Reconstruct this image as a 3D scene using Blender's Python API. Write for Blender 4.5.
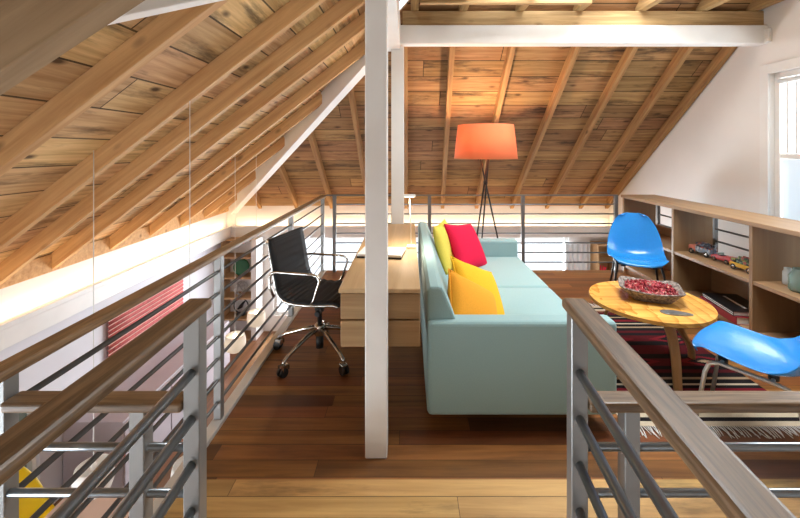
import bpy, bmesh, math, random
from mathutils import Vector, Matrix, Euler
random.seed(7)
PI = math.pi
R = math.radians
for o in list(bpy.data.objects): bpy.data.objects.remove(o)
scene = bpy.context.scene
COL = scene.collection

# ------------------------------------------------------------------ camera, world, light, exposure
cd = bpy.data.cameras.new('camera'); cam = bpy.data.objects.new('camera', cd); COL.objects.link(cam)
cam.location = (0, 0, 1.4); cam.rotation_euler = (PI/2, 0, 0)
cd.sensor_width = 36; cd.lens = 18.0; cd.shift_x = -0.010; cd.shift_y = -0.13625; cd.clip_start = 0.02
scene.camera = cam
w = bpy.data.worlds.new('world'); scene.world = w; w.use_nodes = True
bg = w.node_tree.nodes['Background']; bg.inputs[0].default_value = (0.93, 0.96, 1.0, 1); bg.inputs[1].default_value = 1.45
vs = scene.view_settings
vs.view_transform = 'Standard'; vs.look = 'None'; vs.gamma = 1.0; vs.exposure = 0.27; vs.use_curve_mapping = False

def area(name, loc, rot, sx, sy, power, col=(1, 1, 1)):
    l = bpy.data.lights.new(name, 'AREA'); l.shape = 'RECTANGLE'; l.size = sx; l.size_y = sy; l.energy = power; l.color = col
    o = bpy.data.objects.new(name, l); COL.objects.link(o); o.location = loc; o.rotation_euler = rot
    return o
# daylight outside the windows
area('daylight_back_window', (0.21, 6.85, -0.55), (R(-90), 0, 0), 4.8, 1.4, 290, (0.92, 0.96, 1.0))
area('daylight_right_window', (3.65, 2.6, 1.35), (R(90), 0, R(90)), 2.2, 1.7, 100, (0.93, 0.97, 1.0))
area('added_left_near_fill', (-3.3, 0.2, -0.45), (R(90), 0, R(-90)), 2.2, 1.0, 170, (0.9, 0.95, 1.0))  # added fill from the left, through an invented window out of view
area('daylight_left_window', (-3.3, 2.75, -0.7), (R(90), 0, R(-90)), 0.9, 1.0, 25, (0.9, 0.95, 1.0))

area('added_skylight_fill', (1.5, 2.55, 3.35), (0, 0, 0), 1.5, 1.4, 165, (0.95, 0.98, 1.0))  # added top light for the sofa and floor, above an invented skylight

# ------------------------------------------------------------------ materials
def newmat(name):
    m = bpy.data.materials.new(name); m.use_nodes = True
    nt = m.node_tree; b = nt.nodes['Principled BSDF']
    return m, nt, b
class N:
    def __init__(s, nt): s.nt = nt
    def new(s, t, **kw):
        n = s.nt.nodes.new(t)
        for k, v in kw.items(): setattr(n, k, v)
        return n
    def link(s, a, b): s.nt.links.new(a, b)
    def math(s, op, a, b=None, c=None):
        n = s.new('ShaderNodeMath', operation=op)
        for i, v in enumerate((a, b, c)):
            if v is None: continue
            if isinstance(v, (int, float)): n.inputs[i].default_value = v
            else: s.link(v, n.inputs[i])
        return n.outputs[0]
    def mix(s, fac, a, b, mode='MIX'):
        n = s.new('ShaderNodeMix', data_type='RGBA', blend_type=mode)
        for i, v in ((0, fac), (6, a), (7, b)):
            if isinstance(v, (int, float)): n.inputs[i].default_value = v
            elif isinstance(v, tuple): n.inputs[i].default_value = (*v[:3], 1)
            else: s.link(v, n.inputs[i])
        return n.outputs[2]
    def ramp(s, fac, stops, interp='LINEAR'):
        n = s.new('ShaderNodeValToRGB'); n.color_ramp.interpolation = interp
        e = n.color_ramp.elements
        while len(e) < len(stops): e.new(0.5)
        for i, (p, c) in enumerate(stops): e[i].position = p; e[i].color = (*c, 1)
        s.link(fac, n.inputs[0]); return n.outputs[0]

def plain(name, col, rough=0.5, metal=0.0, noise=0.0, nscale=30, bump=0.0, spec=None, sheen=0, coat=0):
    m, nt, b = newmat(name); n = N(nt)
    b.inputs['Base Color'].default_value = (*col, 1); b.inputs['Roughness'].default_value = rough; b.inputs['Metallic'].default_value = metal
    if spec is not None: b.inputs['Specular IOR Level'].default_value = spec
    if sheen: b.inputs['Sheen Weight'].default_value = sheen
    if coat: b.inputs['Coat Weight'].default_value = coat; b.inputs['Coat Roughness'].default_value = 0.1
    tc = n.new('ShaderNodeTexCoord'); tx = n.new('ShaderNodeTexNoise'); tx.inputs['Scale'].default_value = nscale; tx.inputs['Detail'].default_value = 4
    n.link(tc.outputs['Object'], tx.inputs['Vector'])
    if noise:
        d = tuple(c*(1-noise) for c in col); u = tuple(min(1, c*(1+noise)) for c in col)
        n.link(n.ramp(tx.outputs['Fac'], [(0.3, d), (0.7, u)]), b.inputs['Base Color'])
    if bump:
        bp = n.new('ShaderNodeBump'); bp.inputs['Strength'].default_value = bump; bp.inputs['Distance'].default_value = 0.004
        n.link(tx.outputs['Fac'], bp.inputs['Height']); n.link(bp.outputs[0], b.inputs['Normal'])
    return m

def wood(name, dark, light, axis='X', scale=1.0, rough=0.5, planks=None, knots=0.0, stain=0.0, contrast=1.0, gap=0.012, vary=0.35, bump=0.15, spec=0.4):
    """wood with its grain along one local axis; planks=(width,length,across axis) adds boards"""
    m, nt, b = newmat(name); n = N(nt)
    tc = n.new('ShaderNodeTexCoord'); sep = n.new('ShaderNodeSeparateXYZ'); n.link(tc.outputs['Object'], sep.inputs[0])
    info = n.new('ShaderNodeObjectInfo')
    ax = {'X': 0, 'Y': 1, 'Z': 2}
    u = sep.outputs[ax[axis]]
    off = n.math('MULTIPLY', info.outputs['Random'], 37.0)
    rnd = None; gapmask = None
    if planks:
        pw, pl, across = planks
        v = sep.outputs[ax[across]]
        vi = n.math('DIVIDE', v, pw); row = n.math('FLOOR', vi); vf = n.math('FRACT', vi)
        wn = n.new('ShaderNodeTexWhiteNoise', noise_dimensions='1D'); n.link(row, wn.inputs['W'])
        ui = n.math('ADD', n.math('DIVIDE', u, pl), n.math('MULTIPLY', wn.outputs['Value'], 9.0))
        colm = n.math('FLOOR', ui); uf = n.math('FRACT', ui)
        wn2 = n.new('ShaderNodeTexWhiteNoise', noise_dimensions='2D')
        cb = n.new('ShaderNodeCombineXYZ'); n.link(row, cb.inputs[0]); n.link(colm, cb.inputs[1]); n.link(cb.outputs[0], wn2.inputs['Vector'])
        rnd = wn2.outputs['Value']
        g1 = n.math('LESS_THAN', vf, gap/pw); g2 = n.math('LESS_THAN', uf, gap*0.8/pl)
        gapmask = n.math('MAXIMUM', g1, g2)
        off = n.math('ADD', off, n.math('MULTIPLY', rnd, 53.0))
    mp = n.new('ShaderNodeCombineXYZ')
    for i, k in enumerate('XYZ'):
        f = 0.9*scale if k == axis else 16.0*scale
        n.link(n.math('ADD', n.math('MULTIPLY', sep.outputs[i], f), off), mp.inputs[i])
    nz = n.new('ShaderNodeTexNoise'); nz.inputs['Scale'].default_value = 1.6; nz.inputs['Detail'].default_value = 6; nz.inputs['Roughness'].default_value = 0.62; nz.inputs['Distortion'].default_value = 0.6
    n.link(mp.outputs[0], nz.inputs['Vector'])
    lo, hi = 0.5-0.22/contrast, 0.5+0.22/contrast
    colr = n.ramp(nz.outputs['Fac'], [(lo, dark), (hi, light)])
    if rnd is not None:
        hsv = n.new('ShaderNodeHueSaturation'); n.link(colr, hsv.inputs['Color'])
        n.link(n.math('ADD', n.math('MULTIPLY', rnd, vary*2), 1.0-vary), hsv.inputs['Value'])
        n.link(n.math('ADD', n.math('MULTIPLY', wn2.outputs['Color'], 0.03), 0.485), hsv.inputs['Hue'])
        colr = hsv.outputs[0]
    if knots:
        vr = n.new('ShaderNodeTexVoronoi'); mk = n.new('ShaderNodeCombineXYZ')
        for i, k in enumerate('XYZ'):
            n.link(n.math('ADD', n.math('MULTIPLY', sep.outputs[i], 2.6 if k == axis else 5.5), off), mk.inputs[i])
        vr.inputs['Scale'].default_value = 1.0; n.link(mk.outputs[0], vr.inputs['Vector'])
        km = n.ramp(vr.outputs['Distance'], [(0.05, (knots,)*3), (0.14, (0, 0, 0))])
        colr = n.mix(km, colr, (0.06, 0.03, 0.015))
    if stain:
        ns = n.new('ShaderNodeTexNoise'); ns.inputs['Scale'].default_value = 1.0; ns.inputs['Detail'].default_value = 7; ns.inputs['Roughness'].default_value = 0.7
        ms = n.new('ShaderNodeCombineXYZ')
        for i, k in enumerate('XYZ'):
            n.link(n.math('ADD', n.math('MULTIPLY', sep.outputs[i], 1.5 if k == axis else 9.0), off), ms.inputs[i])
        n.link(ms.outputs[0], ns.inputs['Vector'])
        sm = n.ramp(ns.outputs['Fac'], [(0.52, (0, 0, 0)), (0.68, (stain,)*3)])
        colr = n.mix(sm, colr, (0.045, 0.028, 0.018))
    if gapmask is not None: colr = n.mix(n.math('MULTIPLY', gapmask, 0.85), colr, (0.02, 0.012, 0.006))
    n.link(colr, b.inputs['Base Color'])
    b.inputs['Roughness'].default_value = rough; b.inputs['Specular IOR Level'].default_value = spec
    if bump:
        bp = n.new('ShaderNodeBump'); bp.inputs['Strength'].default_value = bump; bp.inputs['Distance'].default_value = 0.003
        n.link(nz.outputs['Fac'], bp.inputs['Height']); n.link(bp.outputs[0], b.inputs['Normal'])
    return m

def emit(name, col, s, base=None):
    m, nt, b = newmat(name)
    b.inputs['Base Color'].default_value = (*(base or col), 1); b.inputs['Emission Color'].default_value = (*col, 1); b.inputs['Emission Strength'].default_value = s
    return m
def glassy(name, tint, rough, alpha_mix):
    m, nt, b = newmat(name); n = N(nt)
    out = nt.nodes['Material Output']; tr = n.new('ShaderNodeBsdfTransparent'); tr.inputs[0].default_value = (*tint, 1)
    mx = n.new('ShaderNodeMixShader'); mx.inputs[0].default_value = alpha_mix
    b.inputs['Base Color'].default_value = (*tint, 1); b.inputs['Roughness'].default_value = rough
    n.link(tr.outputs[0], mx.inputs[1]); n.link(b.outputs[0], mx.inputs[2]); n.link(mx.outputs[0], out.inputs[0])
    return m

M = {}
M['white_wall'] = plain('white_wall', (0.80, 0.77, 0.74), 0.7, noise=0.02, nscale=3, bump=0.05)
M['white_wall_blue_shade'] = plain('white_wall_blue_shade', (0.72, 0.71, 0.76), 0.7, noise=0.02, nscale=3)  # white wall; bluish daylight in shade is tinted into the colour
M['white_paint'] = plain('white_paint', (0.82, 0.81, 0.79), 0.45, noise=0.03, nscale=6, bump=0.08)
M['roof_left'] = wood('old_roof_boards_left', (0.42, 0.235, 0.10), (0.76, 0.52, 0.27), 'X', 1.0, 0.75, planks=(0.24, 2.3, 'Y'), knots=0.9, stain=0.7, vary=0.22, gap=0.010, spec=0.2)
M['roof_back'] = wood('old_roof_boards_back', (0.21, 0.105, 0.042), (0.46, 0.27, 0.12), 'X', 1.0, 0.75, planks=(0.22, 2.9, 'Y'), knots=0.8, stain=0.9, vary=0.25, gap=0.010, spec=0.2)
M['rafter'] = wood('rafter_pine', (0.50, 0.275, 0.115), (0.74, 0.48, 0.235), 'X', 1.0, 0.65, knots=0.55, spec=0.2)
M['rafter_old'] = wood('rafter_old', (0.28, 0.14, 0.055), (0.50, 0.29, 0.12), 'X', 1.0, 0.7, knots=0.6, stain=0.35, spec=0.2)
M['joist'] = wood('joist_pine', (0.30, 0.18, 0.08), (0.62, 0.42, 0.20), 'X', 1.0, 0.7, knots=0.4, stain=0.3, spec=0.2)
M['rough_beam'] = wood('rough_beam', (0.24, 0.16, 0.09), (0.42, 0.30, 0.18), 'X', 0.8, 0.8, stain=0.25, spec=0.15)
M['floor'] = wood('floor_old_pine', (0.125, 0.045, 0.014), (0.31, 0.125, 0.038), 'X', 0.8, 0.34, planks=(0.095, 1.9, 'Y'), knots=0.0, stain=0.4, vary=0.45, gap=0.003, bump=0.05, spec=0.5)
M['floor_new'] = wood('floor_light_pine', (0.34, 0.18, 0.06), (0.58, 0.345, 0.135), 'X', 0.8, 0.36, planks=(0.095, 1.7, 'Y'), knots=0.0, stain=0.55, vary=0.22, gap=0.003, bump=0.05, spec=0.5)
M['floor_low'] = wood('floor_lower', (0.13, 0.055, 0.025), (0.27, 0.12, 0.05), 'Y', 0.8, 0.4, planks=(0.1, 1.8, 'X'), vary=0.35, gap=0.003, bump=0.05)
M['cap'] = wood('oak_handrail', (0.10, 0.060, 0.030), (0.215, 0.138, 0.078), 'Y', 3.2, 0.36, contrast=2.0, bump=0.1, spec=0.5)
M['cap_led_lit'] = wood('oak_handrail_led_lit', (0.155, 0.092, 0.045), (0.30, 0.19, 0.10), 'Y', 3.2, 0.36, contrast=2.0, bump=0.1, spec=0.5)  # lightened copy of the handrail oak, LED glow put into the colour
M['cap_x'] = wood('oak_handrail_across', (0.12, 0.070, 0.034), (0.24, 0.152, 0.082), 'X', 3.2, 0.36, contrast=2.0, bump=0.1, spec=0.5)
M['oak_light'] = wood('desk_oak', (0.42, 0.27, 0.135), (0.57, 0.39, 0.21), 'Y', 0.7, 0.4, bump=0.05)
M['oak_front'] = wood('desk_oak_front', (0.25, 0.145, 0.065), (0.42, 0.265, 0.13), 'X', 0.9, 0.42, bump=0.05)
M['ply_y'] = wood('bookcase_ply', (0.27, 0.155, 0.075), (0.37, 0.225, 0.115), 'Y', 0.5, 0.45, bump=0.04)
M['ply_z'] = wood('bookcase_ply_upright', (0.25, 0.145, 0.07), (0.345, 0.21, 0.105), 'Z', 0.5, 0.45, bump=0.04)
M['shelf_x'] = wood('niche_ply', (0.42, 0.25, 0.12), (0.56, 0.36, 0.18), 'X', 0.5, 0.5, bump=0.04)
M['table_top'] = wood('table_flame_ply', (0.62, 0.29, 0.06), (0.84, 0.48, 0.12), 'X', 0.55, 0.25, contrast=1.6, bump=0.0, spec=0.5)
def flame():
    m = M['table_top']; nt = m.node_tree; n = N(nt); b = nt.nodes['Principled BSDF']
    src = b.inputs['Base Color'].links[0].from_socket
    tc = n.new('ShaderNodeTexCoord'); mp = n.new('ShaderNodeMapping'); mp.inputs['Scale'].default_value = (1.0, 0.33, 1.0); mp.inputs['Location'].default_value = (0.35, 0.02, 0); mp.inputs['Rotation'].default_value = (0, 0, 0.5)
    n.link(tc.outputs['Object'], mp.inputs['Vector'])
    wv = n.new('ShaderNodeTexWave', wave_type='RINGS', rings_direction='SPHERICAL', wave_profile='SAW'); wv.inputs['Scale'].default_value = 7.0; wv.inputs['Distortion'].default_value = 3.5; wv.inputs['Detail'].default_value = 2.0; wv.inputs['Detail Scale'].default_value = 2.5
    n.link(mp.outputs[0], wv.inputs['Vector'])
    f = n.ramp(wv.outputs['Fac'], [(0.0, (1, 1, 1)), (0.6, (0.95, 0.9, 0.8)), (1.0, (0.62, 0.45, 0.25))])
    n.link(n.mix(0.8, src, f, 'MULTIPLY'), b.inputs['Base Color'])
flame()
M['table_leg'] = wood('table_leg_ply', (0.36, 0.19, 0.075), (0.52, 0.30, 0.13), 'Z', 0.8, 0.35, bump=0.03)
M['steel'] = plain('painted_steel', (0.27, 0.27, 0.265), 0.36, 0.45, noise=0.04, nscale=12)
M['bar_dark'] = plain('steel_bar_dark', (0.13, 0.135, 0.14), 0.32, 0.7)
M['bar'] = plain('steel_bar', (0.24, 0.265, 0.285), 0.28, 0.85, noise=0.04, nscale=12)
M['dark_steel'] = plain('dark_steel', (0.17, 0.165, 0.16), 0.42, 0.5, noise=0.04, nscale=12)
M['kerb'] = plain('kerb_steel', (0.62, 0.62, 0.60), 0.35, 0.3, noise=0.03, nscale=8)
M['teal'] = plain('teal_wool', (0.275, 0.41, 0.41), 0.85, noise=0.05, nscale=220, bump=0.12, spec=0.15, sheen=0.15)
M['lime'] = plain('lime_yellow_cloth', (0.72, 0.58, 0.10), 0.85, noise=0.06, nscale=160, bump=0.1, spec=0.15)
M['amber'] = plain('amber_cloth', (0.78, 0.33, 0.025), 0.8, noise=0.05, nscale=160, bump=0.1, spec=0.2)
M['gold'] = plain('gold_yellow_cloth', (0.78, 0.44, 0.02), 0.8, noise=0.05, nscale=160, bump=0.1, spec=0.2)
M['crimson'] = plain('crimson_cloth', (0.66, 0.012, 0.055), 0.85, noise=0.05, nscale=160, bump=0.1, spec=0.15)
M['blue'] = plain('blue_shell', (0.02, 0.25, 0.66), 0.22, noise=0.04, nscale=60, spec=0.5, coat=0.3)
M['chrome'] = plain('chrome', (0.52, 0.50, 0.47), 0.16, 1.0)
M['satin'] = plain('satin_metal', (0.50, 0.48, 0.45), 0.36, 0.55)
M['black'] = plain('black_leather', (0.011, 0.011, 0.012), 0.6, noise=0.15, nscale=80, bump=0.1, spec=0.3)
M['black_metal'] = plain('black_metal', (0.012, 0.011, 0.011), 0.4)
M['rubber'] = plain('black_rubber', (0.012, 0.012, 0.012), 0.5)
M['paper'] = plain('paper', (0.80, 0.79, 0.76), 0.7, noise=0.02, nscale=40)
M['book_black'] = plain('book_black', (0.012, 0.011, 0.012), 0.35)
M['book_red'] = plain('book_red', (0.30, 0.012, 0.02), 0.4)
M['white_plastic'] = plain('white_plastic', (0.80, 0.80, 0.78), 0.35)
M['sandal'] = plain('pale_pink_tabletop', (0.62, 0.46, 0.37), 0.5, noise=0.05, nscale=5)
M['mauve'] = plain('mauve_grey', (0.46, 0.40, 0.43), 0.55, noise=0.03, nscale=5)
M['yellow'] = plain('yellow_shell', (0.80, 0.55, 0.0), 0.35)
M['green'] = plain('green_glaze', (0.01, 0.12, 0.035), 0.3)
M['pewter'] = plain('pewter', (0.30, 0.32, 0.33), 0.35, 0.8, noise=0.25, nscale=40)
M['hot_red'] = plain('hot_red', (0.80, 0.01, 0.06), 0.4)
M['toy_red'] = plain('toy_red', (0.50, 0.015, 0.02), 0.3)
M['toy_blue'] = plain('toy_blue_grey', (0.10, 0.14, 0.19), 0.35, 0.3, noise=0.3, nscale=70)
M['toy_pink'] = plain('toy_salmon', (0.60, 0.20, 0.14), 0.4)
M['toy_green'] = plain('toy_green', (0.05, 0.15, 0.06), 0.4, noise=0.4, nscale=90)
M['toy_yellow'] = plain('toy_yellow', (0.65, 0.38, 0.04), 0.4)
M['blind'] = plain('red_blind_cloth', (0.55, 0.12, 0.115), 0.8, noise=0.18, nscale=25, bump=0.1)
M['blind_pale'] = plain('pale_blind_cord', (0.72, 0.44, 0.38), 0.8)
M['stone'] = plain('wire_grey', (0.55, 0.54, 0.52), 0.4, 0.6)
M['clear'] = glassy('window_glass', (0.97, 0.99, 1.0), 0.05, 0.06)
M['frost'] = glassy('frosted_glass', (0.86, 0.92, 0.96), 0.5, 0.75)
M['greenglass'] = glassy('green_grey_glass', (0.22, 0.27, 0.25), 0.1, 0.75)
M['jarglass'] = glassy('jar_glass', (0.62, 0.76, 0.72), 0.06, 0.28)
M['led'] = emit('warm_led', (1.0, 0.74, 0.46), 19.0)
M['bulb'] = emit('warm_bulb', (1.0, 0.84, 0.62), 6.0)
M['curtain'] = plain('white_curtain', (0.74, 0.76, 0.78), 0.8)
# lamp shade: cloth that lets its bulb's light through
def shade_mat(name, col, trans=0.45):
    m, nt, b = newmat(name); n = N(nt); out = nt.nodes['Material Output']
    b.inputs['Base Color'].default_value = (*col, 1); b.inputs['Roughness'].default_value = 0.9
    tl = n.new('ShaderNodeBsdfTranslucent'); tl.inputs[0].default_value = (*col, 1)
    wv = n.new('ShaderNodeTexWave', wave_type='BANDS', bands_direction='X'); tc = n.new('ShaderNodeTexCoord')
    mx = n.new('ShaderNodeMixShader'); mx.inputs[0].default_value = trans
    n.link(b.outputs[0], mx.inputs[1]); n.link(tl.outputs[0], mx.inputs[2]); n.link(mx.outputs[0], out.inputs[0])
    return m
M['orange_shade'] = shade_mat('orange_ribbon_shade', (0.95, 0.36, 0.165), 0.28)
M['white_shade'] = shade_mat('white_glass_shade', (0.88, 0.86, 0.82))
# woven basket
def basket_mat():
    m, nt, b = newmat('woven_basket'); n = N(nt)
    tc = n.new('ShaderNodeTexCoord'); v = n.new('ShaderNodeTexChecker'); v.inputs['Scale'].default_value = 90
    nz = n.new('ShaderNodeTexNoise'); nz.inputs['Scale'].default_value = 60
    n.link(tc.outputs['Object'], v.inputs['Vector']); n.link(tc.outputs['Object'], nz.inputs['Vector'])
    c = n.ramp(nz.outputs['Fac'], [(0.35, (0.10, 0.075, 0.06)), (0.65, (0.42, 0.34, 0.29))])
    n.link(n.mix(0.35, c, v.outputs['Color'], 'MULTIPLY'), b.inputs['Base Color']); b.inputs['Roughness'].default_value = 0.7
    return m
M['basket'] = basket_mat()
def mixed_mat(name, cols, sc):
    m, nt, b = newmat(name); n = N(nt)
    tc = n.new('ShaderNodeTexCoord'); v = n.new('ShaderNodeTexVoronoi'); v.inputs['Scale'].default_value = sc; n.link(tc.outputs['Object'], v.inputs['Vector'])
    sp = n.new('ShaderNodeSeparateColor'); n.link(v.outputs['Color'], sp.inputs[0])
    n.link(n.ramp(sp.outputs[0], [(i/len(cols), c) for i, c in enumerate(cols)], 'CONSTANT'), b.inputs['Base Color']); b.inputs['Roughness'].default_value = 0.35
    return m
M['toy_blue'] = mixed_mat('toy_blue_grey_mixed', [(0.03, 0.05, 0.09), (0.16, 0.22, 0.30), (0.05, 0.05, 0.06), (0.32, 0.34, 0.36), (0.25, 0.07, 0.05)], 55)
M['toy_green'] = mixed_mat('toy_green_mixed', [(0.03, 0.09, 0.05), (0.30, 0.30, 0.10), (0.02, 0.03, 0.03), (0.12, 0.20, 0.12), (0.35, 0.08, 0.06)], 60)
def petal_mat():
    m, nt, b = newmat('dried_red_petals'); n = N(nt)
    tc = n.new('ShaderNodeTexCoord'); v = n.new('ShaderNodeTexVoronoi'); v.inputs['Scale'].default_value = 70
    n.link(tc.outputs['Object'], v.inputs['Vector'])
    sp = n.new('ShaderNodeSeparateColor'); n.link(v.outputs['Color'], sp.inputs[0])
    n.link(n.ramp(sp.outputs[0], [(0.0, (0.10, 0.004, 0.012)), (0.5, (0.42, 0.02, 0.04)), (0.85, (0.62, 0.12, 0.12)), (1.0, (0.55, 0.35, 0.28))]), b.inputs['Base Color'])
    b.inputs['Roughness'].default_value = 0.6
    return m
M['petal'] = petal_mat()
# kilim rug, bands across its length with stepped diamonds
def rug_mat(length):
    m, nt, b = newmat('striped_kilim'); n = N(nt)
    tc = n.new('ShaderNodeTexCoord'); sep = n.new('ShaderNodeSeparateXYZ'); n.link(tc.outputs['Object'], sep.inputs[0])
    t = n.math('DIVIDE', sep.outputs[1], length)           # 0 near .. 1 far
    K = (0.012, 0.010, 0.011); MA = (0.075, 0.009, 0.012); CR = (0.52, 0.43, 0.31); BR = (0.20, 0.10, 0.055); RD = (0.15, 0.012, 0.018); TN = (0.34, 0.24, 0.15)
    half = [(0.0, CR), (0.022, K), (0.04, CR), (0.065, BR), (0.085, MA), (0.12, K), (0.145, TN), (0.16, K), (0.18, RD), (0.205, K), (0.225, CR), (0.238, K), (0.262, TN), (0.28, K), (0.31, MA), (0.335, K), (0.36, MA), (0.42, K), (0.46, MA)]
    mir = n.math('PINGPONG', t, 0.5)
    base = n.ramp(mir, half, 'CONSTANT')
    # stepped diamonds in the wide dark bands
    fx = n.math('PINGPONG', n.math('ADD', sep.outputs[0], 0.10), 0.24)
    fy = n.math('ABSOLUTE', n.math('SUBTRACT', mir, 0.40))
    stp = n.math('DIVIDE', n.math('FLOOR', n.math('MULTIPLY', fx, 60)), 60)
    d = n.math('ADD', n.math('MULTIPLY', stp, 0.25), fy)
    dm = n.math('LESS_THAN', d, 0.045); dm2 = n.math('LESS_THAN', d, 0.028); dm3 = n.math('LESS_THAN', d, 0.012)
    c = n.mix(dm, base, RD); c = n.mix(dm2, c, K); c = n.mix(dm3, c, TN)
    nz = n.new('ShaderNodeTexNoise'); nz.inputs['Scale'].default_value = 250; n.link(tc.outputs['Object'], nz.inputs['Vector'])
    c = n.mix(0.25, c, n.ramp(nz.outputs['Fac'], [(0.3, (0.4,)*3), (0.7, (1, 1, 1))]), 'MULTIPLY')
    n.link(c, b.inputs['Base Color']); b.inputs['Roughness'].default_value = 0.95; b.inputs['Specular IOR Level'].default_value = 0.1
    return m

# ------------------------------------------------------------------ mesh helpers
class MB:
    def __init__(s): s.bm = bmesh.new()
    def box(s, x0, x1, y0, y1, z0, z1, bev=0.0, seg=2, mat=None):
        r = bmesh.ops.create_cube(s.bm, size=1.0); vs_ = r['verts']
        for v in vs_: v.co = Vector(((x0+x1)/2+v.co.x*(x1-x0), (y0+y1)/2+v.co.y*(y1-y0), (z0+z1)/2+v.co.z*(z1-z0)))
        if mat is not None:
            for v in vs_: v.co = mat @ v.co
        if bev:
            es = list({e for v in vs_ for e in v.link_edges})
            bmesh.ops.bevel(s.bm, geom=es, offset=bev, segments=seg, affect='EDGES', profile=0.5)
        return s
    def tube(s, pts, r, seg=10, closed=False, cap=True):
        pts = [Vector(p) for p in pts]; n = len(pts); rings = []
        rr = r if isinstance(r, (list, tuple)) else [r]*n
        t0 = (pts[1]-pts[0]).normalized(); up = Vector((0, 0, 1)) if abs(t0.z) < 0.9 else Vector((1, 0, 0))
        nrm = (up - t0*up.dot(t0)).normalized()
        for i in range(n):
            if closed: t = (pts[(i+1) % n]-pts[i-1]).normalized()
            elif i == 0: t = t0
            elif i == n-1: t = (pts[-1]-pts[-2]).normalized()
            else: t = ((pts[i+1]-pts[i]).normalized()+(pts[i]-pts[i-1]).normalized()).normalized()
            nrm = (nrm - t*nrm.dot(t)).normalized(); bn = t.cross(nrm)
            rings.append([s.bm.verts.new(pts[i]+(nrm*math.cos(2*PI*k/seg)+bn*math.sin(2*PI*k/seg))*rr[i]) for k in range(seg)])
        m = n if closed else n-1
        for i in range(m):
            a, b_ = rings[i], rings[(i+1) % n]
            for k in range(seg):
                f = s.bm.faces.new((a[k], a[(k+1) % seg], b_[(k+1) % seg], b_[k])); f.smooth = True
        if cap and not closed:
            s.bm.faces.new(list(reversed(rings[0]))); s.bm.faces.new(rings[-1])
        return s
    def lathe(s, prof, seg=24, c=(0, 0, 0)):
        rings = []
        for (r, z) in prof:
            if r < 1e-6: rings.append([s.bm.verts.new((c[0], c[1], c[2]+z))])
            else: rings.append([s.bm.verts.new((c[0]+r*math.cos(2*PI*k/seg), c[1]+r*math.sin(2*PI*k/seg), c[2]+z)) for k in range(seg)])
        for a, b_ in zip(rings, rings[1:]):
            for k in range(seg):
                k2 = (k+1) % seg
                if len(a) == 1 and len(b_) == 1: continue
                if len(a) == 1: f = s.bm.faces.new((a[0], b_[k2], b_[k]))
                elif len(b_) == 1: f = s.bm.faces.new((a[k], a[k2], b_[0]))
                else: f = s.bm.faces.new((a[k], a[k2], b_[k2], b_[k]))
                f.smooth = True
        return s
    def prism(s, poly, z0, z1, bev=0.0, mat=None):
        """poly of (x,y); extruded z0..z1"""
        lo = [s.bm.verts.new((p[0], p[1], z0)) for p in poly]; hi = [s.bm.verts.new((p[0], p[1], z1)) for p in poly]
        n = len(poly); fs = [s.bm.faces.new(list(reversed(lo))), s.bm.faces.new(hi)]
        for i in range(n): fs.append(s.bm.faces.new((lo[i], lo[(i+1) % n], hi[(i+1) % n], hi[i])))
        vs_ = lo+hi
        if mat is not None:
            for v in vs_: v.co = mat @ v.co
        if bev:
            es = list({e for f in fs[:2] for e in f.edges})
            bmesh.ops.bevel(s.bm, geom=es, offset=bev, segments=2, affect='EDGES', profile=0.5)
        return s
    def grid(s, fn, nu, nv, smooth=True):
        g = [[s.bm.verts.new(fn(i/nu, j/nv)) for j in range(nv+1)] for i in range(nu+1)]
        for i in range(nu):
            for j in range(nv):
                f = s.bm.faces.new((g[i][j], g[i+1][j], g[i+1][j+1], g[i][j+1])); f.smooth = smooth
        return s
    def build(s, name, mat, parent=None, loc=None, rot=None, smooth=None, mtx=None):
        me = bpy.data.meshes.new(name); bmesh.ops.recalc_face_normals(s.bm, faces=s.bm.faces[:])
        s.bm.to_mesh(me); s.bm.free()
        if smooth:
            for p in me.polygons: p.use_smooth = True
        me.materials.append(M[mat] if isinstance(mat, str) else mat)
        o = bpy.data.objects.new(name, me); COL.objects.link(o)
        if loc: o.location = loc
        if rot: o.rotation_euler = rot
        if mtx is not None: o.matrix_world = mtx
        if parent: o.parent = parent
        return o
def tag(o, label, cat, group=None):
    o['label'] = label; o['category'] = cat
    if group: o['group'] = group
    return o
def thing(name, label, cat, loc=(0, 0, 0), rz=0.0, group=None):
    o = bpy.data.objects.new(name, None); COL.objects.link(o); o.location = loc; o.rotation_euler = (0, 0, rz); o.empty_display_size = 0.1
    return tag(o, label, cat, group)
def struct(o): o['kind'] = 'structure'; return o
def mod(o, t, **kw):
    m = o.modifiers.new(t, t)
    for k, v in kw.items(): setattr(m, k, v)
    return o
def copy_tree(o, parent=None):
    c = o.copy(); COL.objects.link(c)
    if parent: c.parent = parent
    for ch in [x for x in bpy.data.objects if x.parent == o]: copy_tree(ch, c)
    return c
def frame(p0, p1, up=(0, 0, 1)):
    p0 = Vector(p0); p1 = Vector(p1); x = (p1-p0).normalized(); up = Vector(up)
    z = (up - x*up.dot(x)).normalized(); y = z.cross(x)
    m = Matrix((x, y, z)).transposed().to_4x4(); m.translation = p0
    return m, (p1-p0).length
def beam(name, p0, p1, w_, d_, mat, up=(0, 0, 1), parent=None, bev=0.003):
    """square timber whose bottom centre line runs p0..p1"""
    m, L = frame(p0, p1, up)
    return MB().box(0, L, -w_/2, w_/2, 0, d_, bev, 1).build(name, mat, parent, mtx=m)

# ------------------------------------------------------------------ structure
EX, EY, EZ, S = -2.79, 6.35, 0.50, 0.772          # eave corner (left, back), eave height, roof pitch
WX, RX, LOW = -2.90, 3.22, -1.50                   # left wall, right wall, lower floor
nL = Vector((-S, 0, 1)).normalized(); nB = Vector((0, S, 1)).normalized()
RD = 0.105                                          # rafter depth

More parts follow.
